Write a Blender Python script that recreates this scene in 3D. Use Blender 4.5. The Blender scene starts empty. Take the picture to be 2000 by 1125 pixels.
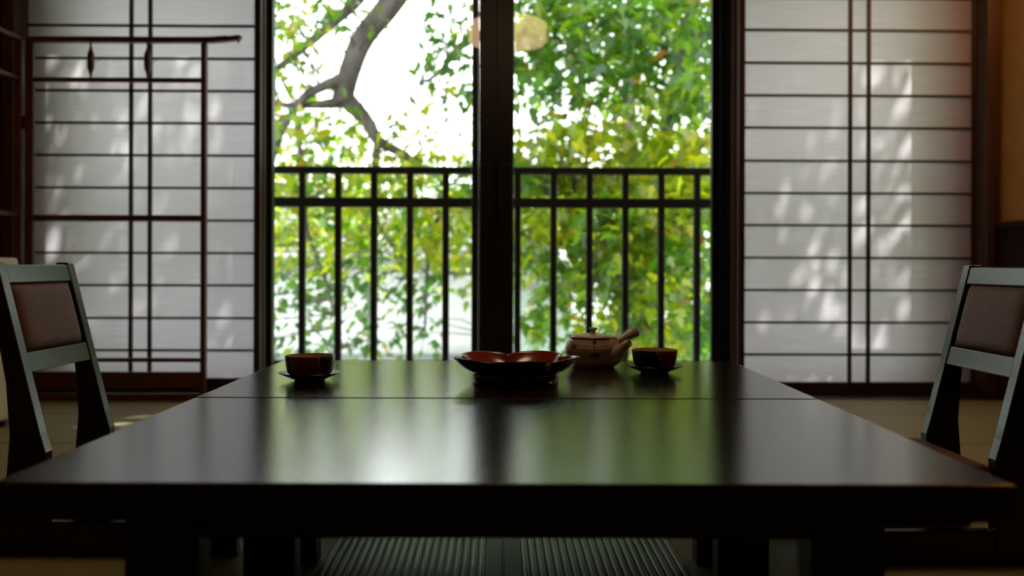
import bpy, bmesh, math, random
from mathutils import Vector, Matrix, noise
random.seed(7)
S = bpy.context.scene
C = S.collection
PI = math.pi

# ---------------------------------------------------------------- camera, sky, sun, exposure
F = 1944.0            # focal length in pixels of the 2000 px wide frame
CAM_H = 0.61
YAW, ROLL, HORIZON = 0.0134, 0.003, 517.0
cam_d = bpy.data.cameras.new('camera'); cam = bpy.data.objects.new('camera', cam_d); C.objects.link(cam)
cam_d.sensor_width = 36.0; cam_d.lens = 36.0 * F / 2000.0
cam_d.shift_y = (HORIZON - 562.5) / 2000.0
cam_d.clip_end = 300
CAM_R = Matrix.Rotation(-YAW, 3, 'Z') @ Matrix.Rotation(PI / 2, 3, 'X') @ Matrix.Rotation(ROLL, 3, 'Z')
cam.matrix_world = Matrix.Translation((0, 0, CAM_H)) @ CAM_R.to_4x4()
cam_d.dof.use_dof = True; cam_d.dof.focus_distance = 2.25; cam_d.dof.aperture_fstop = 2.6
S.camera = cam

def at(px, py, Y):
    """The point of the place at depth Y that the photograph shows at pixel (px, py)."""
    d = CAM_R @ Vector(((px - 1000) / F, (HORIZON - py) / F, -1.0))
    k = Y / d.y
    return Vector((d.x * k, Y, CAM_H + d.z * k))
def ax(px, Y): return at(px, HORIZON, Y).x
def az(py, Y, px=1000): return at(px, py, Y).z
def pix(p):
    q = CAM_R.transposed() @ (Vector(p) - Vector((0, 0, CAM_H)))
    return (1000 + F * q.x / -q.z, HORIZON - F * q.y / -q.z)

world = bpy.data.worlds.new('world'); S.world = world; world.use_nodes = True
bg = world.node_tree.nodes['Background']
bg.inputs[0].default_value = (0.96, 0.98, 1.0, 1); bg.inputs[1].default_value = 5.5
sun_d = bpy.data.lights.new('sun', 'SUN'); sun = bpy.data.objects.new('sun', sun_d); C.objects.link(sun)
sun_d.energy = 15.0; sun_d.angle = 0.0095; sun_d.color = (1.0, 0.96, 0.88)
sun.location = (3, 12, 14)
sun.rotation_euler = Vector((-0.30, -0.62, -1.0)).to_track_quat('-Z', 'Y').to_euler()
vs = S.view_settings
vs.view_transform = 'Standard'; vs.look = 'None'; vs.gamma = 1.0; vs.exposure = 0.0; vs.use_curve_mapping = False
S.cycles.use_denoising = True
S.cycles.max_bounces = 10; S.cycles.transparent_max_bounces = 24; S.cycles.sample_clamp_indirect = 6.0

# ---------------------------------------------------------------- materials
def nt(name):
    m = bpy.data.materials.new(name); m.use_nodes = True
    return m, m.node_tree, m.node_tree.nodes['Principled BSDF']
def N(t, kind, **kw):
    n = t.nodes.new(kind)
    for k, v in kw.items(): setattr(n, k, v)
    return n
def coords(t, scale=(1, 1, 1), kind='Object'):
    tc = N(t, 'ShaderNodeTexCoord'); mp = N(t, 'ShaderNodeMapping')
    mp.inputs['Scale'].default_value = scale
    t.links.new(tc.outputs[kind], mp.inputs['Vector'])
    return mp.outputs[0]
def mat(name, col, rough=0.5, var=0.0, scale=(8, 8, 8), bump=0.0, bscale=(60, 60, 60), spec=0.5, metal=0.0, coat=0.0, dist=0.002):
    m, t, b = nt(name)
    b.inputs['Base Color'].default_value = (*col, 1); b.inputs['Roughness'].default_value = rough
    b.inputs['Specular IOR Level'].default_value = spec; b.inputs['Metallic'].default_value = metal
    b.inputs['Coat Weight'].default_value = coat; b.inputs['Coat Roughness'].default_value = 0.15
    if var:
        n = N(t, 'ShaderNodeTexNoise'); n.inputs['Scale'].default_value = 1; n.inputs['Detail'].default_value = 5
        t.links.new(coords(t, scale), n.inputs['Vector'])
        r = N(t, 'ShaderNodeValToRGB'); r.color_ramp.elements[0].position = 0.3; r.color_ramp.elements[1].position = 0.7
        r.color_ramp.elements[0].color = (*[c * (1 - var) for c in col], 1)
        r.color_ramp.elements[1].color = (*[min(1, c * (1 + var)) for c in col], 1)
        t.links.new(n.outputs[0], r.inputs[0]); t.links.new(r.outputs[0], b.inputs['Base Color'])
    if bump:
        n2 = N(t, 'ShaderNodeTexNoise'); n2.inputs['Scale'].default_value = 1; n2.inputs['Detail'].default_value = 3
        t.links.new(coords(t, bscale), n2.inputs['Vector'])
        bp = N(t, 'ShaderNodeBump'); bp.inputs['Strength'].default_value = bump; bp.inputs['Distance'].default_value = dist
        t.links.new(n2.outputs[0], bp.inputs['Height']); t.links.new(bp.outputs[0], b.inputs['Normal'])
    return m

M = {}
M['table'] = mat('black_table_lacquer', (0.010, 0.009, 0.009), 0.12, bump=0.34, bscale=(300, 300, 300), dist=0.0006, spec=0.5)
M['table'].node_tree.nodes['Principled BSDF'].inputs['IOR'].default_value = 2.2
M['tleg'] = mat('black_table_leg_paint', (0.008, 0.007, 0.007), 0.45, spec=0.3)
M['chair'] = mat('black_chair_lacquer', (0.012, 0.012, 0.012), 0.19, bump=0.08, bscale=(30, 400, 400), dist=0.0005, spec=0.4)
M['pad'] = mat('brown_woven_leatherette', (0.125, 0.060, 0.050), 0.6, var=0.55, scale=(330, 330, 330), bump=0.7, bscale=(380, 380, 380), dist=0.0015, spec=0.25)
M['seat'] = mat('maroon_cushion_fabric', (0.085, 0.022, 0.018), 0.7, var=0.2, scale=(200, 200, 200), bump=0.3, bscale=(500, 500, 500))
M['lacq'] = mat('black_lacquerware', (0.006, 0.005, 0.005), 0.16, spec=0.6)
M['red'] = mat('red_lacquer', (0.24, 0.022, 0.012), 0.2, spec=0.6)
M['saucer'] = mat('dark_brown_lacquer', (0.016, 0.008, 0.007), 0.25, spec=0.6)
M['clay'] = mat('cup_inner_glaze', (0.55, 0.42, 0.32), 0.35, var=0.1)
M['frame'] = mat('shoji_dark_wood', (0.030, 0.012, 0.008), 0.45, var=0.3, scale=(60, 60, 4), bump=0.1)
M['kumiko'] = mat('shoji_lattice_wood', (0.035, 0.018, 0.014), 0.5, var=0.2, scale=(30, 30, 30))
M['pillar'] = mat('brown_pillar_wood', (0.060, 0.022, 0.010), 0.42, var=0.35, scale=(50, 50, 3), bump=0.1)
M['rack'] = mat('mahogany_rack_wood', (0.075, 0.016, 0.008), 0.35, var=0.3, scale=(12, 40, 12), bump=0.08)
M['alu'] = mat('black_aluminium', (0.006, 0.006, 0.0065), 0.36, metal=0.0, spec=0.25)
M['rail'] = mat('dark_railing_paint', (0.008, 0.008, 0.009), 0.5, spec=0.3)
M['plaster'] = mat('ochre_plaster', (0.46, 0.235, 0.055), 0.9, var=0.12, scale=(9, 9, 9), bump=0.3, bscale=(160, 160, 160))
M['ceil'] = mat('brown_ceiling_boards', (0.16, 0.09, 0.045), 0.7, var=0.3, scale=(2, 40, 2))
M['wains'] = mat('dark_wainscot', (0.028, 0.014, 0.008), 0.85, spec=0.15, var=0.3, scale=(40, 40, 3))
M['heri'] = mat('tatami_cloth_border', (0.10, 0.085, 0.035), 0.8, var=0.2, scale=(300, 300, 300))
M['mat'] = mat('charcoal_ribbed_fabric', (0.085, 0.088, 0.092), 0.42, var=0.5, scale=(300, 60, 300), bump=0.5, bscale=(500, 120, 500), spec=0.6)
M['hem'] = mat('charcoal_hem', (0.045, 0.047, 0.047), 0.5, var=0.2, scale=(200, 40, 200))
M['cream'] = mat('cream_enamel', (0.58, 0.50, 0.33), 0.45, var=0.04)
M['foot'] = mat('dark_rubber', (0.02, 0.02, 0.02), 0.6)
M['bark'] = mat('grey_brown_bark', (0.085, 0.072, 0.066), 0.85, var=0.5, scale=(12, 12, 5), bump=0.6, bscale=(25, 25, 8), dist=0.02)
M['wallw'] = mat('white_house_plaster', (0.80, 0.80, 0.82), 0.9, var=0.04, scale=(1, 1, 1))
M['wallg'] = mat('pale_green_plaster', (0.36, 0.42, 0.40), 0.9, var=0.04, scale=(1, 1, 1))
M['roof'] = mat('grey_roof', (0.24, 0.24, 0.26), 0.75, var=0.2, scale=(3, 12, 12))
M['beam'] = mat('grey_timber', (0.20, 0.21, 0.21), 0.8, var=0.2)
M['ground'] = mat('garden_ground', (0.08, 0.12, 0.035), 0.95, var=0.4, scale=(2, 2, 2))
M['deck'] = mat('balcony_concrete', (0.30, 0.29, 0.28), 0.9, var=0.15)
M['brass'] = mat('lamp_metal', (0.10, 0.06, 0.03), 0.35, metal=0.8)

def tatami_mat(name, rot):
    m, t, b = nt(name)
    v = coords(t, (1, 1, 1))
    br = N(t, 'ShaderNodeTexBrick'); br.offset = 0.5
    mp = N(t, 'ShaderNodeMapping'); mp.inputs['Rotation'].default_value = (0, 0, rot); mp.inputs['Scale'].default_value = (1, 1, 1)
    t.links.new(v, mp.inputs['Vector']); t.links.new(mp.outputs[0], br.inputs['Vector'])
    br.inputs['Scale'].default_value = 1.0; br.inputs['Brick Width'].default_value = 0.016; br.inputs['Row Height'].default_value = 0.0055
    br.inputs['Mortar Size'].default_value = 0.0011; br.inputs['Mortar Smooth'].default_value = 1.0
    br.inputs['Color1'].default_value = (0.36, 0.345, 0.16, 1); br.inputs['Color2'].default_value = (0.32, 0.30, 0.135, 1)
    br.inputs['Mortar'].default_value = (0.17, 0.145, 0.055, 1)
    t.links.new(br.outputs['Color'], b.inputs['Base Color'])
    b.inputs['Roughness'].default_value = 0.48; b.inputs['Specular IOR Level'].default_value = 0.5
    bp = N(t, 'ShaderNodeBump'); bp.inputs['Strength'].default_value = 0.5; bp.inputs['Distance'].default_value = 0.001; bp.invert = True
    t.links.new(br.outputs['Fac'], bp.inputs['Height']); t.links.new(bp.outputs[0], b.inputs['Normal'])
    return m
M['tatami'] = tatami_mat('tatami_rush_across', 0.0)
M['tatami_b'] = tatami_mat('tatami_rush_along', PI / 2)

def paper_mat():
    m = bpy.data.materials.new('shoji_paper'); m.use_nodes = True; t = m.node_tree; t.nodes.clear()
    out = N(t, 'ShaderNodeOutputMaterial'); mix = N(t, 'ShaderNodeMixShader'); mix.inputs[0].default_value = 0.78
    d = N(t, 'ShaderNodeBsdfDiffuse'); tr = N(t, 'ShaderNodeBsdfTranslucent')
    n = N(t, 'ShaderNodeTexNoise'); n.inputs['Scale'].default_value = 1; n.inputs['Detail'].default_value = 4
    t.links.new(coords(t, (5, 5, 260)), n.inputs['Vector'])
    r = N(t, 'ShaderNodeValToRGB'); r.color_ramp.elements[0].position = 0.3; r.color_ramp.elements[1].position = 0.7
    r.color_ramp.elements[0].color = (0.77, 0.695, 0.80, 1); r.color_ramp.elements[1].color = (0.925, 0.84, 0.955, 1)
    t.links.new(n.outputs[0], r.inputs[0])
    t.links.new(r.outputs[0], d.inputs['Color'])
    hs = N(t, 'ShaderNodeHueSaturation'); hs.inputs['Value'].default_value = 0.70
    t.links.new(r.outputs[0], hs.inputs['Color']); t.links.new(hs.outputs[0], tr.inputs['Color'])
    t.links.new(d.outputs[0], mix.inputs[1]); t.links.new(tr.outputs[0], mix.inputs[2]); t.links.new(mix.outputs[0], out.inputs[0])
    return m
M['paper'] = paper_mat()

def glass_mat():
    m = bpy.data.materials.new('window_glass'); m.use_nodes = True; t = m.node_tree; t.nodes.clear()
    out = N(t, 'ShaderNodeOutputMaterial'); mix = N(t, 'ShaderNodeMixShader')
    fr = N(t, 'ShaderNodeFresnel'); ge = N(t, 'ShaderNodeNewGeometry'); io = N(t, 'ShaderNodeMath', operation='MULTIPLY_ADD')
    io.inputs[1].default_value = 1 / 1.5 - 1.5; io.inputs[2].default_value = 1.5      # thin pane: the same reflectance on both faces
    t.links.new(ge.outputs['Backfacing'], io.inputs[0]); t.links.new(io.outputs[0], fr.inputs['IOR'])
    tr = N(t, 'ShaderNodeBsdfTransparent'); tr.inputs[0].default_value = (0.95, 0.97, 0.96, 1)
    gl = N(t, 'ShaderNodeBsdfGlossy'); gl.inputs['Roughness'].default_value = 0.0
    t.links.new(fr.outputs[0], mix.inputs[0]); t.links.new(tr.outputs[0], mix.inputs[1]); t.links.new(gl.outputs[0], mix.inputs[2])
    t.links.new(mix.outputs[0], out.inputs[0])
    return m
M['glass'] = glass_mat()

def leaf_mat(name, single):
    m = bpy.data.materials.new(name); m.use_nodes = True; t = m.node_tree; t.nodes.clear()
    out = N(t, 'ShaderNodeOutputMaterial'); mix = N(t, 'ShaderNodeMixShader'); mix.inputs[0].default_value = 0.6
    d = N(t, 'ShaderNodeBsdfDiffuse'); tr = N(t, 'ShaderNodeBsdfTranslucent')
    if single: src = N(t, 'ShaderNodeObjectInfo').outputs['Color']
    else:
        a = N(t, 'ShaderNodeAttribute'); a.attribute_name = 'leaf_colour'; src = a.outputs['Color']
    hs = N(t, 'ShaderNodeHueSaturation'); hs.inputs['Value'].default_value = 0.55
    t.links.new(src, hs.inputs['Color']); t.links.new(hs.outputs[0], d.inputs['Color']); t.links.new(src, tr.inputs['Color'])
    t.links.new(d.outputs[0], mix.inputs[1]); t.links.new(tr.outputs[0], mix.inputs[2])
    g = N(t, 'ShaderNodeBsdfGlossy'); g.inputs['Roughness'].default_value = 0.35
    mix2 = N(t, 'ShaderNodeMixShader'); mix2.inputs[0].default_value = 0.05
    t.links.new(mix.outputs[0], mix2.inputs[1]); t.links.new(g.outputs[0], mix2.inputs[2]); t.links.new(mix2.outputs[0], out.inputs[0])
    return m
M['leaf'] = leaf_mat('leaf_tissue', False); M['leaf1'] = leaf_mat('leaf_tissue_single', True)

def emis(name, col, s):
    m = bpy.data.materials.new(name); m.use_nodes = True; t = m.node_tree; t.nodes.clear()
    e = N(t, 'ShaderNodeEmission'); e.inputs[0].default_value = (*col, 1); e.inputs[1].default_value = s
    t.links.new(e.outputs[0], N(t, 'ShaderNodeOutputMaterial').inputs[0]); return m
M['shade'] = emis('glowing_lamp_shade', (1.0, 0.62, 0.34), 7.5)
M['diff'] = emis('lamp_diffuser_glow', (1.0, 0.68, 0.40), 9.0)
M['fill_bulb'] = emis('warm_wall_fill_glow', (1.0, 0.45, 0.12), 120.0)  # glow of the added, unseen light on the right wall

# ---------------------------------------------------------------- mesh helpers
def mesh(name, v, f, smooth=False):
    me = bpy.data.meshes.new(name); me.from_pydata([tuple(p) for p in v], [], f); me.update()
    if smooth: me.polygons.foreach_set('use_smooth', [True] * len(me.polygons))
    return me
def fix(me):
    bm = bmesh.new(); bm.from_mesh(me); bmesh.ops.remove_doubles(bm, verts=bm.verts, dist=1e-6)
    bmesh.ops.recalc_face_normals(bm, faces=bm.faces); bm.to_mesh(me); bm.free(); return me
def link(name, me, m=None, parent=None):
    o = bpy.data.objects.new(name, me); C.objects.link(o)
    if m is not None and not me.materials: me.materials.append(M[m] if isinstance(m, str) else m)
    if parent is not None: o.parent = parent
    return o
def thing(name, label, cat, loc=(0, 0, 0), rz=0, group=None):
    o = bpy.data.objects.new(name, None); C.objects.link(o); o.location = loc; o.rotation_euler = (0, 0, rz)
    o.empty_display_size = 0.1
    return tag(o, label, cat, group)
def tag(o, label, cat, group=None):
    o['label'] = label; o['category'] = cat
    if group: o['group'] = group
    return o
def struct(o, label=None, cat=None):
    o['kind'] = 'structure'
    if label: o['label'] = label
    if cat: o['category'] = cat
    return o
def box_me(x0, x1, y0, y1, z0, z1, bev=0.0, seg=2, org=(0, 0, 0)):
    bm = bmesh.new(); bmesh.ops.create_cube(bm, size=1.0)
    for v in bm.verts:
        v.co = Vector(((x0 + x1) / 2 - org[0] + v.co.x * (x1 - x0), (y0 + y1) / 2 - org[1] + v.co.y * (y1 - y0), (z0 + z1) / 2 - org[2] + v.co.z * (z1 - z0)))
    if bev: bmesh.ops.bevel(bm, geom=list(bm.edges), offset=bev, segments=seg, profile=0.5, affect='EDGES')
    me = bpy.data.meshes.new('box'); bm.to_mesh(me); bm.free(); return me
def box(name, x0, x1, y0, y1, z0, z1, m, parent=None, bev=0.0, seg=2):
    org = parent.location if parent is not None else (0, 0, 0)
    return link(name, box_me(min(x0, x1), max(x0, x1), y0, y1, z0, z1, bev, seg, org), m, parent)
def prism_me(poly, y0, y1, bev=0.0):
    """poly in (x, z), extruded along y"""
    n = len(poly)
    v = [(x, y0, z) for x, z in poly] + [(x, y1, z) for x, z in poly]
    f = [list(range(n)), list(range(2 * n - 1, n - 1, -1))] + [[i, (i + 1) % n, n + (i + 1) % n, n + i] for i in range(n)]
    me = fix(mesh('prism', v, f))
    if bev:
        bm = bmesh.new(); bm.from_mesh(me)
        bmesh.ops.bevel(bm, geom=[e for e in bm.edges if e.calc_face_angle(0) > 0.5], offset=bev, segments=2, profile=0.5, affect='EDGES')
        bm.to_mesh(me); bm.free()
    return me
def lathe_me(prof, n=48, org=(0, 0, 0)):
    v, f = [], []
    for r, z in prof:
        for i in range(n):
            a = 2 * PI * i / n; v.append((org[0] + r * math.cos(a), org[1] + r * math.sin(a), org[2] + z))
    for k in range(len(prof) - 1):
        for i in range(n):
            j = (i + 1) % n; f.append([k * n + i, k * n + j, (k + 1) * n + j, (k + 1) * n + i])
    if prof[0][0] < 1e-5 or prof[-1][0] < 1e-5: pass
    return fix(mesh('lathe', v, f, True))
def tube_geo(pts, rad, n=10, cap=True):
    v, f = [], []; pts = [Vector(p) for p in pts]; up = None
    for k, p in enumerate(pts):
        t = (pts[min(k + 1, len(pts) - 1)] - pts[max(k - 1, 0)]).normalized()
        if up is None: up = t.orthogonal().normalized()
        up = (up - t * up.dot(t)).normalized(); s = t.cross(up)
        r = rad[k] if isinstance(rad, (list, tuple)) else rad
        for i in range(n):
            a = 2 * PI * i / n; v.append(p + (up * math.cos(a) + s * math.sin(a)) * r)
    for k in range(len(pts) - 1):
        for i in range(n):
            j = (i + 1) % n; f.append([k * n + i, k * n + j, (k + 1) * n + j, (k + 1) * n + i])
    if cap: f += [list(range(n - 1, -1, -1)), list(range((len(pts) - 1) * n, len(pts) * n))]
    return v, f
def tube_me(pts, rad, n=10, cap=True): return fix(mesh('tube', *tube_geo(pts, rad, n, cap), True))
def spline(pts, k=6):
    """Catmull-Rom through tuples of any length"""
    out = []; P = [pts[0]] + list(pts) + [pts[-1]]
    for i in range(1, len(P) - 2):
        for s in range(k):
            t = s / k; a, b, c, d = P[i - 1], P[i], P[i + 1], P[i + 2]
            out.append(tuple(0.5 * (2 * b[q] + (c[q] - a[q]) * t + (2 * a[q] - 5 * b[q] + 4 * c[q] - d[q]) * t * t + (3 * b[q] - a[q] - 3 * c[q] + d[q]) * t ** 3) for q in range(len(b))))
    out.append(tuple(pts[-1])); return out

# ---------------------------------------------------------------- the room
XL, XR, YB, YF, ZC = -2.30, 2.315, -1.6, 4.98, 2.55
Y_SHOJI = 4.70
floor = struct(box('floor', XL - 0.1, XR + 0.1, YB - 0.1, 5.02, -0.12, -0.03, 'pillar'))
# tatami mats: rows by depth; far row lies across, then the others
def tatami(x0, x1, y0, y1, along):
    b = 0.006
    o = link('tatami_mat', box_me(x0 + .001, x1 - .001, y0 + b, y1 - b, -0.03, 0.0, 0.002), 'tatami_b' if along else 'tatami', floor)
    for ya, yb in ((y0 + .001, y0 + b), (y1 - b, y1 - .001)):
        link('cloth_border', box_me(x0 + .001, x1 - .001, ya, yb, -0.03, -0.0005), 'heri', o)
rows = [(4.07, 4.50, False), (3.40, 4.07, True), (2.50, 3.40, False), (1.60, 2.50, False), (0.70, 1.60, False), (-0.20, 0.70, False), (-1.60, -0.20, False)]
for k, (ya, yb, al) in enumerate(rows):
    xs = [XL, -0.45, XR] if k % 2 else [XL, 0.5, XR]
    for a, b in zip(xs[:-1], xs[1:]): tatami(a, b, ya, yb, al)
struct(box('trim_1', XL, XR, 4.50, 4.80, -0.03, 0.0, 'frame', bev=0.003))            # sill with the sliding grooves
struct(box('trim_2', XL, XR, 4.55, 4.80, 1.98, 2.10, 'frame', bev=0.004))            # lintel over the screens
struct(box('wall_left', XL - 0.1, XL, YB - .1, YF, 0.0, ZC, 'plaster'))
wr = struct(box('wall_right', XR, XR + 0.1, YB - .1, YF, 0.0, ZC, 'plaster'))
zw = az(436, 4.62, 1946)
box('wainscot', XR - 0.012, XR, YB, 4.55, 0.0, zw - 0.03, 'wains', wr)
box('wainscot_cap', XR - 0.03, XR, YB, 4.55, zw - 0.03, zw, 'wains', wr, 0.003)
struct(box('wall_rear', XL, XR, YB - .1, YB, 0.0, ZC, 'plaster'))
struct(box('ceiling', XL - .1, XR + .1, YB - .1, YF, ZC, ZC + 0.1, 'ceil'))
# outer wall with the window opening
OX0, OX1 = ax(140, 4.9), ax(1828, 4.78)
bm = bmesh.new()
for (a, b, c, d, e0) in ((XL - .1, OX0, 0.0, ZC, 4.79), (OX1, XR + .1, 0.0, ZC, 4.76), (OX0, OX1, 2.06, ZC, 4.88)):
    r = bmesh.ops.create_cube(bm, size=1.0)
    for v in r['verts']: v.co = Vector(((a + b) / 2 + v.co.x * (b - a), (e0 + 5.0) / 2 + v.co.y * (5.0 - e0), (c + d) / 2 + v.co.z * (d - c)))
me = bpy.data.meshes.new('wall'); bm.to_mesh(me); bm.free()
struct(link('wall_far', me, 'plaster'))
# corner pillars and jamb posts
struct(box('trim_3', ax(9, 4.6), ax(33, 4.6), 4.56, 4.88, 0.0, ZC, 'pillar', bev=0.004))
struct(box('trim_4', ax(1920, 4.6), XR, 4.56, 4.88, 0.0, ZC, 'pillar', bev=0.004))
struct(box('trim_5', ax(1429, 4.78), ax(1441, 4.78), 4.76, 4.80, 0.0, 1.98, 'pillar'))
struct(box('trim_6', ax(509, 4.78), ax(517, 4.78), 4.76, 4.80, 0.0, 1.98, 'pillar'))

# ---------------------------------------------------------------- glazed sliding doors
def sash(name, px0, px1, wl, wr_, Y, label):
    """wl, wr_: pixel widths of the left and right stile"""
    x0, x1 = ax(px0, Y), ax(px1, Y); a, b = ax(px0 + wl, Y), ax(px1 - wr_, Y)
    o = thing(name, label, 'window', (x0, Y, 0.0)); o['kind'] = 'structure'
    box('stile', x0, a, Y - .02, Y + .02, 0.0, 2.06, 'alu', o, 0.003)
    box('stile', b, x1, Y - .02, Y + .02, 0.0, 2.06, 'alu', o, 0.003)
    box('bottom_rail', a, b, Y - .018, Y + .018, 0.0, 0.075, 'alu', o, 0.003)
    box('top_rail', a, b, Y - .018, Y + .018, 2.0, 2.06, 'alu', o, 0.003)
    box('pane', a - .005, b + .005, Y - .002, Y + .002, 0.07, 2.005, 'glass', o)
    return o, x0, x1, a, b
s1, x0, x1, a, b = sash('window_1', 517, 969, 16, 34, 4.85, 'left glazed sliding door in a black frame, facing the curved branch')
pz0, pz1 = az(455, 4.83), az(318, 4.83)
box('pull_plate', b + .004, x1 - .003, 4.822, 4.831, pz0, pz1, 'alu', s1, 0.006, 3)
s2, x0, x1, a, b = sash('window_2', 968, 1428, 35, 40, 4.85, 'right glazed sliding door in a black frame, facing dense green leaves')
box('pull_plate', x0 + .003, a - .004, 4.822, 4.831, pz0, pz1, 'alu', s2, 0.006, 3)
box('edge_strip', ax(1404, 4.83), ax(1411, 4.83), 4.815, 4.831, 0.0, 2.06, 'alu', s2, 0.003)
sash('window_3', 142, 535, 12, 14, 4.92, 'fixed glazing behind the left paper screen')
sash('window_4', 1390, 1800, 14, 12, 4.92, 'fixed glazing behind the right paper screen')
mu = struct(box('trim_7', ax(921, 4.92), ax(934, 4.92), 4.90, 4.94, 0.0, 2.06, 'alu', bev=0.003))

# ---------------------------------------------------------------- paper screens
def shoji(px0, px1, pxs, pys, py_bot, st_l, st_r, label):
    """paper from px0 to px1; pxs, pys: lattice lines; py_bot: lower end of the paper"""
    Y = Y_SHOJI; mid = (px0 + px1) / 2
    x0, x1 = ax(px0, Y), ax(px1, Y); zb = az(py_bot, Y, mid); zt = 1.93
    o = thing('shoji_screen', label, 'shoji screen', ((x0 + x1) / 2, Y, 0.0), 0, 'paper sliding screens')
    box('stile', x0 - st_l, x0, Y - .016, Y + .016, 0.0, 1.98, 'frame', o, 0.002)
    box('stile', x1, x1 + st_r, Y - .016, Y + .016, 0.0, 1.98, 'frame', o, 0.002)
    box('bottom_rail', x0, x1, Y - .016, Y + .016, 0.0, zb, 'frame', o, 0.002)
    box('top_rail', x0, x1, Y - .016, Y + .016, zt, 1.98, 'frame', o, 0.002)
    for px in pxs:
        x = ax(px, Y); box('lattice_bar', x - .008, x + .008, Y - .012, Y + .006, zb, zt, 'kumiko', o)
    step = (pys[-1] - pys[0]) / (len(pys) - 1); py = pys[0]; ys = list(pys)
    while az(ys[0] - step, Y, mid) < zt - .03: ys.insert(0, ys[0] - step)
    for py in ys:
        z = az(py, Y, mid); box('lattice_bar', x0, x1, Y - .010, Y + .006, z - .0055, z + .0055, 'kumiko', o)
    link('paper', mesh('paper', [(x0 - o.location.x, .0064, zb), (x1 - o.location.x, .0064, zb), (x1 - o.location.x, .0064, zt), (x0 - o.location.x, .0064, zt)], [[0, 1, 2, 3]]), 'paper', o)
shoji(46, 497, (256, 293), [50.5, 114.5, 177.5, 240.5, 303.5, 367, 430.5, 494, 557, 621, 684], 738, 0.035, 0.030,
      'paper sliding screen behind the kimono rack, left of the window')
shoji(1453, 1897, (1659, 1695), [60, 124, 187.5, 250.5, 315, 378, 440.5, 504, 567, 630, 692.5], 746, 0.030, 0.045,
      'paper sliding screen right of the window, beside the amber wall')

# ---------------------------------------------------------------- balcony railing
YR = 5.3
rl = thing('balcony_railing', 'dark balcony railing with evenly spaced upright bars outside the window', 'railing', (0, YR, 0.0))
xa, xb = ax(80, YR), ax(1920, YR)
zt0, zt1 = az(341, YR), az(327, YR); zm0, zm1 = az(406, YR), az(387, YR)
box('top_rail', xa, xb, YR - .03, YR + .03, zt0, zt1, 'rail', rl, 0.004)
box('middle_rail', xa, xb, YR - .022, YR + .022, zm0, zm1, 'rail', rl, 0.003)
box('bottom_rail', xa, xb, YR - .02, YR + .02, 0.06, 0.10, 'rail', rl, 0.003)
k0 = 590 - 70 * 7
bal = box_me(-.0175, .0175, -.0175, .0175, 0.0, zt0, 0.002)
for k in range(26):
    b_ = link('baluster', bal, 'rail', rl); b_.location = (ax(k0 + 70.05 * k, YR), 0, 0)
struct(box('balcony_floor', XL - .1, XR + .1, 5.03, 5.42, -0.25, -0.06, 'deck'), 'concrete balcony slab under the railing', 'balcony')

# ---------------------------------------------------------------- kimono rack, two hinged leaves
YK = 4.45
kr = thing('kimono_rack', 'mahogany folding kimono rack with upturned top rail before the left paper screen', 'kimono rack', (ax(58, YK), YK, 0.0))
def ky(py): return az(py, YK, 250)
p0, p1 = ax(59, YK), ax(398, YK)
def kbox(name, xa_, xb_, za, zb_, w=.013): return box(name, xa_, xb_, YK - w, YK + w, za, zb_, 'rack', kr, 0.004)
kbox('post', p0 - .018, p0 + .016, 0.0, ky(78)); kbox('post', p1 - .012, p1 + .012, 0.0, ky(84), .016)
tp = spline([(ax(56, YK), ky(79)), (ax(200, YK), ky(78.5)), (ax(330, YK), ky(78.5)), (ax(400, YK), ky(78)), (ax(440, YK), ky(75.5)), (ax(469, YK), ky(71.5))], 5)
poly = [(x, z + .013 - .004 * (i > 20)) for i, (x, z) in enumerate(tp)]
low = [(x, z - .012) for x, z in tp]; low[-1] = (ax(463, YK), ky(82)); poly[-1] = (ax(471, YK), ky(70))
me = prism_me([(x - kr.location.x, z) for x, z in poly + low[::-1]], -.017, .017)
link('top_rail', me, 'rack', kr)
for ya, yb in ((152, 161), (420, 431), (699, 707)): kbox('cross_rail', p0 + .016, p1 - .012, ky(yb), ky(ya), .010)
kbox('base_board', p0 + .016, p1 - .012, ky(758), ky(726), .009)
kbox('base_rail', p0 + .016, p1 - .012, 0.0, ky(768), .013)
for px in (176, 287):
    zs = [(0.0045, 84), (0.0045, 91), (0.008, 98), (0.0145, 106), (0.0155, 120), (0.0145, 134), (0.008, 142), (0.0045, 148), (0.0045, 153)]
    link('spindle', lathe_me([(r, ky(y)) for r, y in zs], 16, (ax(px, YK) - kr.location.x, 0, 0)), 'rack', kr)
    c_ = [(ax(px, YK) - kr.location.x + u, -.016 - .004 * math.sin(u * 90), ky(119) + w) for u, w in ((0, 0), (.012, -.012), (.03, -.010), (.05, .004), (.068, .008))]
    link('cord_tail', tube_me(c_, .0012, 6), 'rack', kr)
# the other leaf comes forward along the left wall
xk = p0 - .046; y_end = YK - .78
def lbox(name, ya_, yb_, za, zb_, w=.012): return box(name, xk - w, xk + w, ya_, yb_, za, zb_, 'rack', kr, 0.004)
lbox('post', YK - .030, YK + .010, 0.0, ky(80), .016); lbox('post', y_end, y_end + .028, 0.0, ky(80), .013)
lbox('top_rail', y_end - .12, YK - .030, ky(84), ky(74), .014)
for ya, yb in ((152, 161), (416, 425), (699, 707)): lbox('cross_rail', y_end + .028, YK - .030, ky(yb), ky(ya), .010)
lbox('base_board', y_end + .028, YK - .030, ky(758), ky(726), .008)
lbox('base_rail', y_end + .028, YK - .030, 0.0, ky(768), .012)
for zz in (ky(240), ky(560)): box('hinge', xk + .016, p0 - .018, YK - .012, YK - .004, zz - .03, zz + .03, 'brass', kr)

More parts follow.
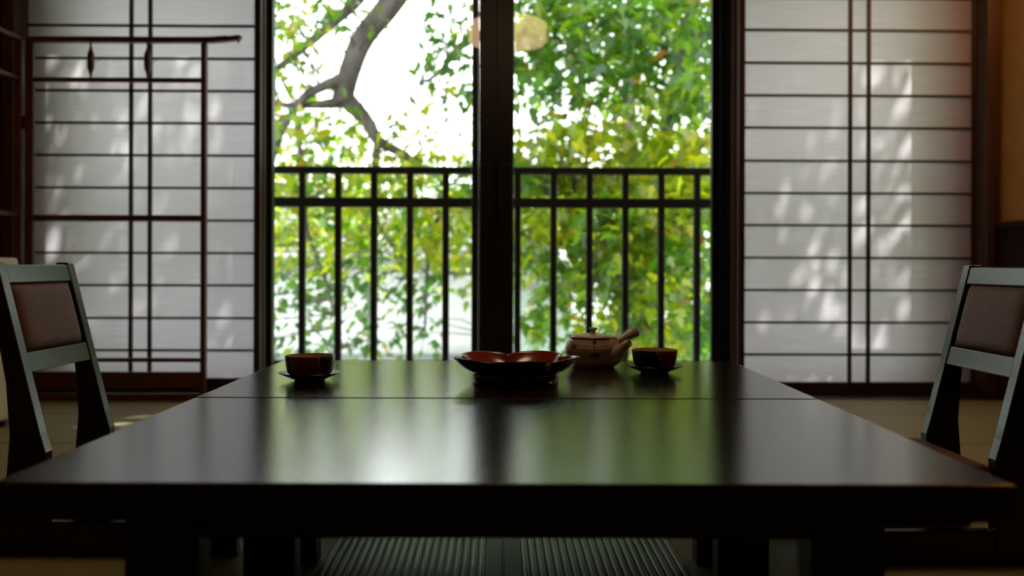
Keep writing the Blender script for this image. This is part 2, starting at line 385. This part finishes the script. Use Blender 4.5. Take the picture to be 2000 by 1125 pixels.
# ---------------------------------------------------------------- cream unit at the left edge
yc = 3.70; xe = ax(14, yc)
cu = thing('air_purifier', 'cream upright boxy unit on dark feet, cut off by the left picture edge', 'appliance', (xe - .12, yc, 0.0))
box('body', xe - .24, xe, yc - .09, yc + .09, .03, az(506, yc), 'cream', cu, 0.012, 3)
box('front_panel', xe - .21, xe - .03, yc - .096, yc - .088, .10, .55, 'cream', cu, 0.004)
for u in (-.22, -.06):
    for w in (-.06, .03): box('foot', xe + u, xe + u + .035, yc + w, yc + w + .03, 0.0, .032, 'foot', cu, .004)

# ---------------------------------------------------------------- tables
TZ = 0.35
def table(y0, y1, label):
    xc = .0085 + ((y0 + y1) / 2 - 1.178) * .0113
    o = thing('low_table', label, 'table', (xc, (y0 + y1) / 2, 0.0), -.0113, 'low lacquered tables')
    hw = 0.610
    tt = box('table_top', xc - hw, xc + hw, y0, y1, TZ - .046, TZ, 'table', o, 0.006, 3)
    tt.data.materials.append(M['tleg'])                      # the edge is painted, the top polished
    for p in tt.data.polygons: p.material_index = 0 if p.normal.z > .3 else 1
    for ya in (y0 + .075, y1 - .095): box('apron', xc - .47, xc + .47, ya, ya + .02, TZ - .085, TZ - .046, 'tleg', o, .002)
    for s in (-1, 1):
        box('side_rail', xc + s * .47, xc + s * .445, y0 + .095, y1 - .095, TZ - .085, TZ - .046, 'tleg', o, .002)
        for ya in (y0 + .07, y1 - .13):
            box('leg', xc + s * .385, xc + s * .478, ya, ya + .06, 0.0, TZ - .046, 'tleg', o, .004)
    return o
Y0 = 1.178; YS = 1.937; Y1 = 2.695
table(Y0, YS - .0015, 'black lacquered low table nearest the viewer, nothing on its top')
table(YS + .0015, Y1, 'black lacquered low table holding the tea set, nearer the window')

# ribbed mats on the floor under the tables
for s, lab in ((-1, 'dark ribbed floor mat under the tables, left half'), (1, 'dark ribbed floor mat under the tables, right half')):
    o = thing('ribbed_mat', lab, 'mat', (s * .21, 2.0, 0.0), 0, 'ribbed mats under the tables')
    xa_, xb_ = sorted((s * .003 + .012, s * .366 + .012))
    box('backing', xa_, xb_, 1.40, 2.60, 0.0005, .005, 'hem', o)
    e0, e1 = sorted((s * .004, s * .036)); box('hem', e0 + .012, e1 + .012, 1.40, 2.60, .005, .009, 'hem', o, .001)
    rib = tube_me([(0, -.595, 0), (0, .595, 0)], .0072, 10)
    for k in range(20):
        r = link('rib', rib, 'mat', o); r.location = (s * (.044 + .0164 * k) + .012 - o.location.x, 0, .0055); r.scale = (1, 1, .8)

# ---------------------------------------------------------------- chairs (local: faces +x, near side at y = 0, seat front line x = 0)
def chair(label, loc, rz):
    o = thing('low_chair', label, 'chair', loc, rz, 'low lacquered chairs at the table')
    Wd = .353; t = .034
    fr = [(.0, .0), (.0, .12), (.0, .215), (-.012, .255), (-.1025, .612)]
    bk = [(-.131, .612), (-.084, .36), (-.076, .25), (-.082, .17), (-.107, .05), (-.108, 0)]
    for y0 in (0, Wd - t):
        link('stile', prism_me([(x, z) for x, z in fr + bk], y0, y0 + t, .003), 'chair', o)
        link('runner', prism_me([(.0, 0), (.40, 0), (.40, .070), (.0, .070)], y0 + .001, y0 + t - .001, .004), 'chair', o)
        link('front_leg', prism_me([(.355, .070), (.395, .070), (.385, .160), (.350, .160)], y0 + .002, y0 + t - .002, .003), 'chair', o)
    sl = (-.1025 + .012) / (.612 - .255)
    def fx(z): return -.012 + (z - .255) * sl
    def bar(name, za, zb_, d0, d1, m, bev):
        link(name, prism_me([(fx(za) - d0, za), (fx(zb_) - d0, zb_), (fx(zb_) - d1, zb_), (fx(za) - d1, za)], t, Wd - t, bev), m, o)
    bar('top_rail', .568, .607, .002, .026, 'chair', .002)
    bar('lower_rail', .379, .421, .002, .026, 'chair', .002)
    # padded back: a pillow shaped panel
    nu, nv = 14, 14; v, f = [], []
    for side in (0, 1):
        for i in range(nu + 1):
            for j in range(nv + 1):
                u, w = i / nu, j / nv
                z = .4212 + (.5678 - .4212) * w; y = t + .002 + (Wd - 2 * t - .004) * u
                e = (1 - abs(2 * u - 1) ** 6) * (1 - abs(2 * w - 1) ** 6)
                x = fx(z) - .010 + .014 * e ** .5 if side == 0 else fx(z) - .024
                v.append((x, y, z))
    q = (nu + 1) * (nv + 1)
    for side in (0, 1):
        for i in range(nu):
            for j in range(nv):
                a_ = side * q + i * (nv + 1) + j; f.append([a_, a_ + 1, a_ + nv + 2, a_ + nv + 1])
    for i in range(nu):
        for j in (0, nv):
            a_ = i * (nv + 1) + j; f.append([a_, a_ + nv + 1, a_ + nv + 1 + q, a_ + q])
    for j in range(nv):
        for i in (0, nu):
            a_ = i * (nv + 1) + j; f.append([a_, a_ + 1, a_ + 1 + q, a_ + q])
    link('back_pad', fix(mesh('pad', v, f, True)), 'pad', o)
    link('seat_frame', box_me(-.06, .40, t, Wd - t, .135, .160, .003), 'chair', o)
    cu_ = link('seat_cushion', box_me(.002, .415, .004, Wd - .004, .160, .203, .016, 4), 'seat', o)
    for p in cu_.data.polygons: p.use_smooth = True
    return o
chair('black low chair left of the table, backrest edges glinting green', (-.944, 2.087, 0.0), -.028)
chair('black low chair right of the table, backrest edges glinting pale grey', (1.008, 2.363, 0.0), PI + .012)

# ---------------------------------------------------------------- tea things
def cup_mat(name, a0, n, lean, frac=.5):
    """n red and n dark panels round the cup, pale lines between, edges leaning"""
    m, t, b = nt(name)
    tc = N(t, 'ShaderNodeTexCoord'); sp = N(t, 'ShaderNodeSeparateXYZ'); t.links.new(tc.outputs['Object'], sp.inputs[0])
    def mth(op, a_, b_=None):
        x = N(t, 'ShaderNodeMath', operation=op)
        for i, s in enumerate((a_, b_)):
            if s is None: continue
            if isinstance(s, (int, float)): x.inputs[i].default_value = s
            else: t.links.new(s, x.inputs[i])
        return x.outputs[0]
    ang = mth('ARCTAN2', sp.outputs[1], sp.outputs[0])
    ang = mth('ADD', mth('ADD', ang, mth('MULTIPLY', sp.outputs[2], lean)), 10 * PI - a0)
    ph = mth('FRACT', mth('MULTIPLY', ang, n / (2 * PI)))
    r = N(t, 'ShaderNodeValToRGB'); r.color_ramp.interpolation = 'CONSTANT'
    e = r.color_ramp.elements; w = .008 * n
    e[0].position = 0; e[0].color = (.26, .24, .16, 1); e[1].position = w; e[1].color = (.20, .014, .010, 1)
    for p_, c_ in ((frac, (.26, .24, .16, 1)), (frac + w, (.010, .018, .020, 1))):
        q = e.new(p_); q.color = c_
    t.links.new(ph, r.inputs[0]); t.links.new(r.outputs[0], b.inputs['Base Color'])
    b.inputs['Roughness'].default_value = .22
    wv = N(t, 'ShaderNodeTexWave', wave_type='BANDS', bands_direction='Z'); wv.inputs['Scale'].default_value = 60
    t.links.new(tc.outputs['Object'], wv.inputs[0])
    bp = N(t, 'ShaderNodeBump'); bp.inputs['Strength'].default_value = .15; bp.inputs['Distance'].default_value = .001
    t.links.new(wv.outputs[0], bp.inputs['Height']); t.links.new(bp.outputs[0], b.inputs['Normal'])
    return m
def cup_and_saucer(px, y, cm, lab_c, lab_s):
    x = ax(px, y)
    s = thing('saucer', lab_s, 'saucer', (x, y, TZ), 0, 'lacquered saucers')
    link('dish', lathe_me([(0, .010), (.034, .010), (.050, .0125), (.0685, .0185), (.0690, .0172), (.054, .0105), (.041, .0050), (.0345, .0030), (0, .0030)], 56), 'saucer', s)
    link('foot_ring', lathe_me([(.030, .004), (.0345, .004), (.0335, 0), (.029, 0), (.030, .004)], 48), 'saucer', s)
    c = thing('tea_cup', lab_c, 'cup', (x, y, TZ + .010), 0, 'tea cups')
    link('body', lathe_me([(0, .0005), (.030, .0003), (.044, .002), (.0485, .007), (.0512, .016), (.0535, .030), (.0553, .0455), (.0545, .0462), (.0537, .0455)], 64), cm, c)
    link('inner_glaze', lathe_me([(.0537, .0455), (.0515, .030), (.0490, .016), (.045, .009), (.030, .0055), (0, .005)], 64), 'clay', c)
cup_and_saucer(606, 2.235, cup_mat('cup_panels_a', -2.16, 2, 3, .39), 'small cup with red front panel between dark ones, on the saucer left of the bowl',
               'dark lacquered saucer left of the petal bowl')
cup_and_saucer(1279, 2.405, cup_mat('cup_panels_b', -1.30, 2, 8), 'small cup with dark left and red right panel, on the saucer beside the teapot',
               'dark lacquered saucer right of the teapot')

# five petalled bowl on a foot
bx_, by_ = ax(1007, 2.215), 2.215
bw = thing('petal_bowl', 'five-petalled bowl, black outside and red inside, at the middle of the far table', 'bowl', (bx_, by_, TZ))
NB, NT = 160, 14; TH0 = math.radians(97)
def petal(th):
    p = ((th - TH0) / (2 * PI / 5)) % 1.0
    return math.sin(PI * p)          # 0 at the notch, 1 at the middle of a petal
def bowl_pt(th, tt, off):
    s = petal(th); k = s ** .62
    R = .113 + .031 * k
    r0 = .088
    r = r0 + (R - r0) * (tt ** .78) * (1 - .0 * tt)
    z = .021 + (.0275 + .0095 * s ** .5) * tt ** 1.55
    return ((r - off * .004) * math.cos(th), (r - off * .004) * math.sin(th), z + off * (.0035 if tt < .99 else 0.0))
for nm, off, mm in (('shell', 0, 'lacq'), ('red_lining', 1, 'red')):
    v, f = [], []
    for k in range(NT + 1):
        for i in range(NB): v.append(bowl_pt(2 * PI * i / NB, k / NT, off))
    for k in range(NT):
        for i in range(NB):
            j = (i + 1) % NB; f.append([k * NB + i, k * NB + j, (k + 1) * NB + j, (k + 1) * NB + i])
    f.append(list(range(NB)))
    if off == 0:
        base = len(v); v += [bowl_pt(2 * PI * i / NB, 1.0, 1) for i in range(NB)]
        for i in range(NB):
            j = (i + 1) % NB; f.append([NT * NB + i, NT * NB + j, base + j, base + i])
    link(nm, fix(mesh(nm, v, f, True)), mm, bw)
link('foot', lathe_me([(0, .023), (.093, .023), (.0955, .020), (.0955, .001), (.092, 0), (.086, 0), (.086, .018), (0, .018)], 72), 'lacq', bw)

# teapot with side handle
def pot_mat():
    m, t, b = nt('glazed_teapot_clay')
    tc = N(t, 'ShaderNodeTexCoord'); sp = N(t, 'ShaderNodeSeparateXYZ'); t.links.new(tc.outputs['Object'], sp.inputs[0])
    X, Yv, Z = sp.outputs
    def mth(op, *a_):
        x = N(t, 'ShaderNodeMath', operation=op)
        for i, s in enumerate(a_):
            if isinstance(s, (int, float)): x.inputs[i].default_value = s
            else: t.links.new(s, x.inputs[i])
        return x.outputs[0]
    ang = mth('ARCTAN2', Yv, X)
    col = None
    cur = N(t, 'ShaderNodeRGB').outputs[0]; cur.default_value = (.45, .37, .29, 1)
    def over(mask, c):
        nonlocal cur
        mx = N(t, 'ShaderNodeMix', data_type='RGBA'); t.links.new(mask, mx.inputs[0]); t.links.new(cur, mx.inputs[6]); mx.inputs[7].default_value = (*c, 1); cur = mx.outputs[2]
    def near(v, c, w): return mth('LESS_THAN', mth('ABSOLUTE', mth('SUBTRACT', v, c)), w)
    for z, w in ((.058, .0006), (.049, .0005), (.040, .0007), (.031, .0005)):
        over(mth('MULTIPLY', near(Z, z, w), mth('LESS_THAN', mth('SINE', mth('MULTIPLY', ang, 3.0)), .75)), (.20, .075, .045))
    over(mth('MULTIPLY', near(mth('FRACT', mth('MULTIPLY', mth('ADD', ang, 1.62 + 2 * PI), 5 / (2 * PI))), .5, .49), mth('LESS_THAN', Z, -1.0)), (0, 0, 0))
    for a0, c in ((-1.62, (.22, .02, .012)), (-2.55, (.05, .03, .03)), (-.75, (.05, .03, .03))):
        over(mth('MULTIPLY', near(ang, a0, .018), mth('LESS_THAN', Z, .075)), c)
    for z in (.0585, .0545): 
        over(mth('MULTIPLY', mth('MULTIPLY', near(mth('ABSOLUTE', mth('ADD', ang, 1.62)), .035, .02), near(Z, z, .0012)), 1.0), (.75, .35, .25))
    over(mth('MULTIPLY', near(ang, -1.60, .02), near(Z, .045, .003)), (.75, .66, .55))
    for a0, z0, R in ((-1.72, .033, .0075), (-1.52, .033, .0085), (-2.42, .053, .0105), (-2.55, .024, .008), (-1.62, .066, .007), (.3, .05, .01), (1.6, .05, .01)):
        u = mth('MULTIPLY', mth('SUBTRACT', ang, a0), .066); w = mth('SUBTRACT', Z, z0)
        d = mth('SQRT', mth('ADD', mth('MULTIPLY', u, u), mth('MULTIPLY', w, w)))
        lob = mth('ADD', .68, mth('MULTIPLY', .32, mth('COSINE', mth('MULTIPLY', mth('ARCTAN2', w, u), 6.0))))
        over(mth('LESS_THAN', d, mth('MULTIPLY', lob, R)), (.035, .04, .055))
    t.links.new(cur, b.inputs['Base Color']); b.inputs['Roughness'].default_value = .25
    wv = N(t, 'ShaderNodeTexWave', wave_type='BANDS', bands_direction='Z'); wv.inputs['Scale'].default_value = 36
    t.links.new(tc.outputs['Object'], wv.inputs[0])
    bp = N(t, 'ShaderNodeBump'); bp.inputs['Strength'].default_value = .2; bp.inputs['Distance'].default_value = .0015
    t.links.new(wv.outputs[0], bp.inputs['Height']); t.links.new(bp.outputs[0], b.inputs['Normal'])
    return m
M['pot'] = pot_mat(); M['potplain'] = mat('plain_teapot_clay', (.45, .37, .29), .28, var=.06, scale=(40, 40, 40))
M['band'] = mat('dark_rim_glaze', (.035, .03, .025), .25)
ty = 2.56; tx = ax(1159, ty)
tpot = thing('side_handle_teapot', 'tan side-handled teapot painted with dark flowers, behind the bowl and beside the cup', 'teapot', (tx, ty, TZ))
link('body', lathe_me([(0, .003), (.050, .003), (.052, 0), (.054, .002), (.060, .010), (.069, .024), (.0725, .038), (.072, .049), (.068, .060), (.0625, .068), (.0610, .0735), (.0585, .0735), (.058, .068), (0, .066)], 72), 'pot', tpot)
link('rim_band', lathe_me([(.0612, .0725), (.0622, .0755), (.0600, .0765), (.0580, .0740), (.0612, .0725)], 64), 'band', tpot)
lid = link('lid', lathe_me([(.0588, .0735), (.0585, .0765), (.048, .0795), (.030, .0825), (.012, .0845), (0, .085)], 64), 'potplain', tpot)
link('knob', lathe_me([(.0085, .083), (.0062, .087), (.0060, .090), (.0095, .0935), (.0110, .0965), (.0095, .0985), (.004, .0992), (0, .0990)], 32), 'potplain', lid)
def dirv(a_): return Vector((math.cos(a_), math.sin(a_), 0))
hd = dirv(math.radians(22)); zq = Vector((0, 0, 1))
hp = [hd * .060 + zq * .056, hd * .074 + zq * .062, hd * .092 + zq * .071, hd * .112 + zq * .080, hd * .126 + zq * .086, hd * .1295 + zq * .0873]
link('handle', tube_me(hp, [.0100, .0088, .0115, .0140, .0145, .0110], 24), 'potplain', tpot)
sd = dirv(math.radians(-38))
sp_ = spline([(*(sd * .050 + zq * .030), .031), (*(sd * .068 + zq * .036), .0245), (*(sd * .084 + zq * .047), .0155), (*(sd * .097 + zq * .058), .0108), (*(sd * .108 + zq * .0655), .0098)], 5)
so = link('spout', tube_me([p[:3] for p in sp_], [p[3] for p in sp_], 24, False), 'potplain', tpot)
md = so.modifiers.new('wall', 'SOLIDIFY'); md.thickness = .0022; md.offset = -1

# ---------------------------------------------------------------- lamps out of frame: the pendant mirrored in the glass, an added wall light
pl = thing('pendant_lamp', 'warm pendant lamp over the table, mirrored in the window glass', 'lamp', (0.06, 2.45, 2.22))
link('shade', lathe_me([(.27, 0), (.285, .02), (.285, .14), (.25, .16), (.245, .155), (.275, .135), (.275, .02), (.262, .004), (.27, 0)], 48), 'shade', pl)
link('diffuser', lathe_me([(0, .130), (.262, .130), (.262, .134), (0, .134)], 40), 'diff', pl)
link('canopy', lathe_me([(0, .33), (.05, .33), (.05, .30), (.012, .29), (0, .29)], 24), 'brass', pl)
link('rod', tube_me([(0, 0, .16), (0, 0, .30)], .008, 8), 'brass', pl)
link('top_plate', lathe_me([(0, .16), (.25, .16), (.25, .152), (0, .152)], 40), 'brass', pl)
wl_ = thing('wall_fill_lamp', 'unseen warm lamp added to light the right wall amber', 'lamp', (XR, 3.75, 2.05))  # added fixture, never in view, that throws the warm light on the right wall
link('back_plate', box_me(-.02, 0, -.06, .06, -.08, .08, .004), 'brass', wl_)
link('fill_shade', lathe_me([(0, -.06), (.04, -.05), (.05, 0), (.04, .05), (0, .06)], 24, (-.075, 0, 0)), 'fill_bulb', wl_)
link('arm', tube_me([(-.02, 0, 0), (-.03, 0, 0)], .01, 8), 'brass', wl_)

# ---------------------------------------------------------------- outside: ground, houses, trees
struct(box('ground', -40, 40, 5.6, 70, -3.3, -3.2, 'ground'), 'garden ground below the balcony', 'ground')
# white house
hy = 12.0
h = thing('plaster_house', 'white plaster house with grey roof behind the leaves, left of the middle post', 'house', (0, hy, -3.2))
hx0, hx1 = ax(-200, hy), ax(934, hy); ze = az(520, hy)
box('wall', hx0, hx1, hy, hy + 5, -3.2, ze, 'wallw', h)
rx0, rx1 = hx0 - .3, hx1 + .02; zr = az(400, hy + 2.5)
prof = [(-.6, ze - .05), (-.6, ze + .06), (2.5, zr), (5.6, ze + .06), (5.6, ze - .05), (2.5, zr - .12)]
v = [(rx0, y, z + 3.2) for y, z in prof] + [(rx1, y, z + 3.2) for y, z in prof]; n = len(prof)
f = [list(range(n)), list(range(2 * n - 1, n - 1, -1))] + [[i, (i + 1) % n, n + (i + 1) % n, n + i] for i in range(n)]
rf = link('roof', fix(mesh('roof', v, f)), 'roof', h)
for k in range(9):
    u = k / 9; y = -.6 + 3.1 * u; z = ze + .06 + (zr - ze - .06) * u
    link('tile_course', box_me(rx0, rx1, y, y + .30, z + 3.2 + .005, z + 3.2 + .035), 'roof', rf)
zl = az(692, hy)
box('ledge', hx0, hx1, hy - .35, hy, zl - .10, zl, 'roof', h)
box('lower_wall', hx0, hx1, hy - .30, hy, -3.2, zl - .10, 'wallw', h)
box('corner_post', ax(717, hy), ax(728, hy), hy - .05, hy, zl, ze, 'beam', h)
# gabled house
gy = 11.3
g = thing('gabled_house', 'pale green house with sloping grey roof edge, right of the middle post', 'house', (0, gy, -3.2))
A, B_ = at(950, 393, gy), at(1122, 540, gy)
sl_ = (B_.z - A.z) / (B_.x - A.x); gx0, gx1 = ax(950, gy), ax(1118, gy)
link('wall', prism_me([(gx0, 0), (gx1, 0), (gx1, B_.z + 3.2 - .08), (gx0, A.z + 3.2 - .10)], 0, 2.0), 'wallg', g)
link('roof', prism_me([(gx0, A.z + 3.2 - .10), (gx1 + .25, B_.z + 3.2 - .10 + .25 * sl_), (gx1 + .25, B_.z + 3.2 + .06 + .25 * sl_), (gx0, A.z + 3.2 + .08)], -.35, 2.1), 'roof', g)
box('wall_beam', gx0, gx1, gy - .04, gy, az(567, gy), az(556, gy), 'beam', g)

# leaves
def leaf_shape():
    """five lobed leaf in the xy plane, stalk at the origin, unit length along +y"""
    pts = [(0, 0)]
    for a_, r in ((-118, .34), (-88, .20), (-62, .60), (-38, .34), (-22, .52), (0, 1.0), (22, .52), (38, .34), (62, .60), (88, .20), (118, .34)):
        t = math.radians(a_); pts.append((r * math.sin(t) * .92, .22 + r * .80 * math.cos(t)))
    pts.append((0, .22))
    return [(x, y, -.16 * abs(x) - .12 * y * y) for x, y in pts]
LV = leaf_shape(); LF = [[12, i, i + 1] for i in range(1, 11)] + [[12, 11, 0], [12, 0, 1]]
leaf_me = mesh('leaf', LV, LF, True); leaf_me.materials.append(M['leaf1'])
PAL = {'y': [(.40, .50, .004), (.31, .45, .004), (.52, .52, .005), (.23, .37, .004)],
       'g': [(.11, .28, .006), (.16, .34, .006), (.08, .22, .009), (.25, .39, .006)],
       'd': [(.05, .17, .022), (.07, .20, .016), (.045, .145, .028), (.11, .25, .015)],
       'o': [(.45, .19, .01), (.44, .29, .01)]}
def rand_leaf(p, size, pal):
    c = random.choice(PAL['o'] if random.random() < .02 else PAL[pal]); k = random.uniform(.8, 1.15)
    R = Matrix.Rotation(random.uniform(0, 2 * PI), 3, 'Z') @ Matrix.Rotation(random.gauss(-.55, .5), 3, 'X') @ Matrix.Rotation(random.gauss(0, .5), 3, 'Y')
    return (p, R, size * random.uniform(.75, 1.2), tuple(min(1, q * k) for q in c))
def in_view(p):
    x, y = pix(p); return (533 < x < 922 or 1005 < x < 1390) and 0 < y < 705
def leaves_to_stuff(name, L, parent):
    v, f, cs = [], [], []
    for p, R, s, c in L:
        b0 = len(v)
        for q in LV: v.append(p + R @ (Vector(q) * s))
        f += [[i + b0 for i in t] for t in LF]; cs += [c] * len(LV)
    me = mesh(name, [Vector(q) - parent.location for q in v], f, True)
    at_ = me.color_attributes.new('leaf_colour', 'FLOAT_COLOR', 'POINT')
    at_.data.foreach_set('color', [w for c in cs for w in (*c, 1.0)])
    o = link(name, me, 'leaf', parent); o['kind'] = 'stuff'; return o
def tree(name, label, limbs, cells, group, loc, singles=300):
    """limbs: lists of (x, y, z, radius); cells: (centre, spread vector, count, palette, leaf size)"""
    o = thing(name, label, 'tree', loc, 0, group)
    for k, lb in enumerate(limbs):
        s = spline(lb, 6)
        link('trunk' if k == 0 else 'branch', tube_me([Vector(p[:3]) - o.location for p in s], [p[3] for p in s], 10), 'bark', o)
    nodes = [Vector(p[:3]) for lb in limbs for p in spline(lb, 5)]
    L = []; tw_v, tw_f = [], []
    for c, sprd, n, pal, size in cells:
        q = min(nodes, key=lambda w: (w - c).length)
        if n and (q - c).length < 2.2:
            mid = (q + c) / 2 + Vector((random.gauss(0, .04), random.gauss(0, .04), .06))
            vv, ff = tube_geo([q - o.location, mid - o.location, c - o.location], [.008, .005, .002], 5)
            b0 = len(tw_v); tw_v += vv; tw_f += [[i + b0 for i in t] for t in ff]
        for _ in range(n):
            p = c + Vector((random.uniform(-1, 1) * sprd[0], random.gauss(0, .5) * sprd[1], random.uniform(-1, 1) * sprd[2]))
            L.append(rand_leaf(p, size, pal))
    if tw_v: link('twigs', mesh('twigs', tw_v, tw_f, True), 'bark', o)['kind'] = 'stuff'
    vis = sorted([l for l in L if in_view(l[0])], key=lambda l: -l[2] / l[0].y)[:singles]
    ids = set(id(l) for l in vis)
    for l in vis:
        e = link('leaf', leaf_me, None, o); e.matrix_local = Matrix.Translation(l[0] - o.location) @ l[1].to_4x4() @ Matrix.Scale(l[2], 4)
        e.color = (*l[3], 1)
    leaves_to_stuff('foliage', [l for l in L if id(l) not in ids], o)
    return o
ROWS = [30, 95, 160, 225, 290, 355, 420, 485, 550, 615, 680]
LEFT = ['553125', '420015', '310036', '652122', '665433', '888778', '888778', '778777', '656552', '434340', '433330']
RIGHT = ['888888', '887878', '566878', '134435', '577788', '999999', '899999', '689999', '368998', '336888', '225677']
def cells_of(cols, table_, ymin, ymax, size, pal, mult=1.0):
    out = []
    for r, row in zip(ROWS, table_):
        for cpx, d in zip(cols, row):
            d = int(d)
            if not d: continue
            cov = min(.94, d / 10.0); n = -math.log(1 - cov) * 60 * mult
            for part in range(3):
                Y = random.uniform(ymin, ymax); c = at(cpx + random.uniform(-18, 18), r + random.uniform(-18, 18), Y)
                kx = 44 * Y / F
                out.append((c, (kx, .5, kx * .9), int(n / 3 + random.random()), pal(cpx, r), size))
    return out
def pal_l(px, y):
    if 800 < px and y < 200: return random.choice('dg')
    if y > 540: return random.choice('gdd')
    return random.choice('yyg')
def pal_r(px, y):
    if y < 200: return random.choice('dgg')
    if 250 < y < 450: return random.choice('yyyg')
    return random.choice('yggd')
def P(px, py, Y, r): return (*at(px, py, Y), r)
# tree behind the middle post, its curved limb hanging into the left pane
YT = 8.4
base = at(968, HORIZON, YT); bx = base.x
limbsA = [[(bx, YT, -3.2, .17), (bx + .02, YT, -1.0, .14), (bx - .02, YT, 1.5, .13), (bx, YT, 3.4, .12), (bx + .1, YT + .2, 5.6, .08)],
          [(bx, YT, 3.9, .12), P(850, -130, 8.2, .11), P(768, 0, 8.0, .10), P(712, 70, 7.9, .092), P(686, 130, 7.8, .084), P(671, 185, 7.8, .084), P(672, 200, 7.8, .09)],
          [P(672, 190, 7.8, .075), P(715, 235, 7.8, .055), P(740, 275, 7.8, .045), P(785, 300, 7.9, .035), P(830, 330, 8.0, .025)],
          [P(738, 270, 7.8, .035), P(733, 330, 7.8, .028), P(732, 420, 7.8, .022), P(760, 470, 7.8, .016), P(800, 520, 7.8, .010)],
          [P(676, 150, 7.8, .05), P(640, 165, 7.7, .042), P(600, 185, 7.6, .036), P(575, 215, 7.6, .03), P(545, 270, 7.5, .025), P(520, 360, 7.5, .018)],
          [P(665, 200, 7.8, .05), P(610, 205, 7.7, .03), P(560, 205, 7.6, .022), P(520, 200, 7.6, .015)],
          [(bx, YT, 3.3, .07), P(760, -60, 8.6, .06), P(690, 10, 8.6, .05), P(620, 70, 8.6, .04), P(540, 135, 8.5, .03), P(480, 170, 8.4, .02)],
          [P(575, 215, 7.6, .02), P(590, 330, 7.5, .02), P(600, 450, 7.4, .016), P(640, 560, 7.4, .012), P(670, 680, 7.4, .007)],
          [(bx, YT, 2.6, .05), P(900, 90, 8.2, .035), P(860, 140, 8.0, .02), P(820, 165, 7.9, .01)],
          [(bx, YT, 1.0, .05), P(880, 400, 8.0, .03), P(840, 480, 7.8, .02), P(830, 640, 7.6, .01)]]
cellsA = cells_of([565, 628, 692, 756, 820, 885], LEFT, 7.0, 8.8, .098, pal_l, 1.1)
def extra(x0, x1, z0, z1, y0, y1, n, k, pal, size):
    return [(Vector((random.uniform(x0, x1), random.uniform(y0, y1), random.uniform(z0, z1))), (.35, .5, .3), k, random.choice(pal), size) for _ in range(n)]
cellsA += extra(-3.6, -1.9, -.8, 3.0, 6.8, 9.0, 60, 22, 'yg', .09)
cellsA += extra(-3.6, .2, 3.2, 6.8, 6.6, 9.6, 330, 56, 'gd', .095)
cellsA += cells_of([540, 610, 680, 750, 820, 890, 950], [r * 7 for r in '00002885200'], 9.2, 10.6, .105, lambda px, y: random.choice('yyg'), .8)
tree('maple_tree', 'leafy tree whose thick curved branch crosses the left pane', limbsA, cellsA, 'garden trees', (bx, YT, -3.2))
# tree of the right pane
YU = 7.9
limbsB = [[P(1225, 1000, YU, .12), P(1236, 760, YU, .11), P(1250, 640, YU, .09), P(1272, 480, YU, .065), P(1298, 280, YU, .055), P(1318, 170, YU, .05), P(1345, 40, YU, .045), P(1375, -160, YU, .03)],
          [P(1302, 260, YU, .03), P(1345, 190, 7.8, .02), P(1395, 150, 7.7, .012)],
          [P(1335, 90, YU, .03), P(1230, 30, 8.1, .025), P(1120, 70, 8.2, .018), P(1040, 110, 8.2, .010)],
          [P(1275, 470, YU, .03), P(1190, 400, 7.5, .022), P(1100, 430, 7.1, .015), P(1040, 470, 6.9, .008)],
          [P(1262, 560, YU, .03), P(1180, 520, 7.2, .02), P(1110, 570, 6.7, .012), P(1050, 620, 6.5, .006)],
          [P(1290, 340, YU, .03), P(1220, 290, 8.3, .02), P(1130, 260, 8.4, .012)],
          [P(1265, 520, YU, .03), P(1330, 440, 7.4, .02), P(1390, 400, 7.2, .01)]]
tb = Vector((limbsB[0][0][0], YU, -3.2)); limbsB[0].insert(0, (tb.x, YU, -3.2, .14))
cellsB = cells_of([1032, 1098, 1164, 1230, 1296, 1362], RIGHT, 6.5, 8.6, .112, pal_r, 1.35)
cellsB += extra(2.0, 3.6, -.8, 3.0, 6.6, 9.0, 60, 22, 'yg', .09)
cellsB += extra(.2, 3.8, 3.2, 6.8, 6.6, 9.6, 370, 58, 'gd', .095)
cellsB += [(at(1052, 628, 6.3), (.10, .15, .10), 26, 'g', .115), (at(1080, 560, 6.5), (.10, .15, .08), 14, 'g', .11), (at(1040, 480, 6.6), (.08, .15, .10), 14, 'y', .11)]
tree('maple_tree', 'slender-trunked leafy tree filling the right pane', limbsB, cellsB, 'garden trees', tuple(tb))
# denser trees further back on the right
YD = 14.6; dx = ax(1240, YD)
limbsC = [[(dx, YD, -3.2, .2), (dx + .1, YD, 0, .16), (dx - .1, YD, 3, .12), (dx, YD, 6, .05)],
          [(dx, YD, 1.0, .08), (dx - 1.0, YD - .3, 2.2, .04)], [(dx, YD, 1.5, .08), (dx + 1.2, YD - .3, 2.6, .04)]]
RIGHT2 = ['677777', '666666', '345655', '011122', '245567', '788888', '888888', '368888', '025888', '013888', '013888']
cellsC = cells_of([1032, 1098, 1164, 1230, 1296, 1362], RIGHT2, 14.0, 15.8, .125, lambda px, y: random.choice('dgg' if y < 250 else 'ygg'), 1.3)
cellsC += extra(3.4, 6.5, -2.5, 5.0, 14, 16, 70, 20, 'gd', .13)
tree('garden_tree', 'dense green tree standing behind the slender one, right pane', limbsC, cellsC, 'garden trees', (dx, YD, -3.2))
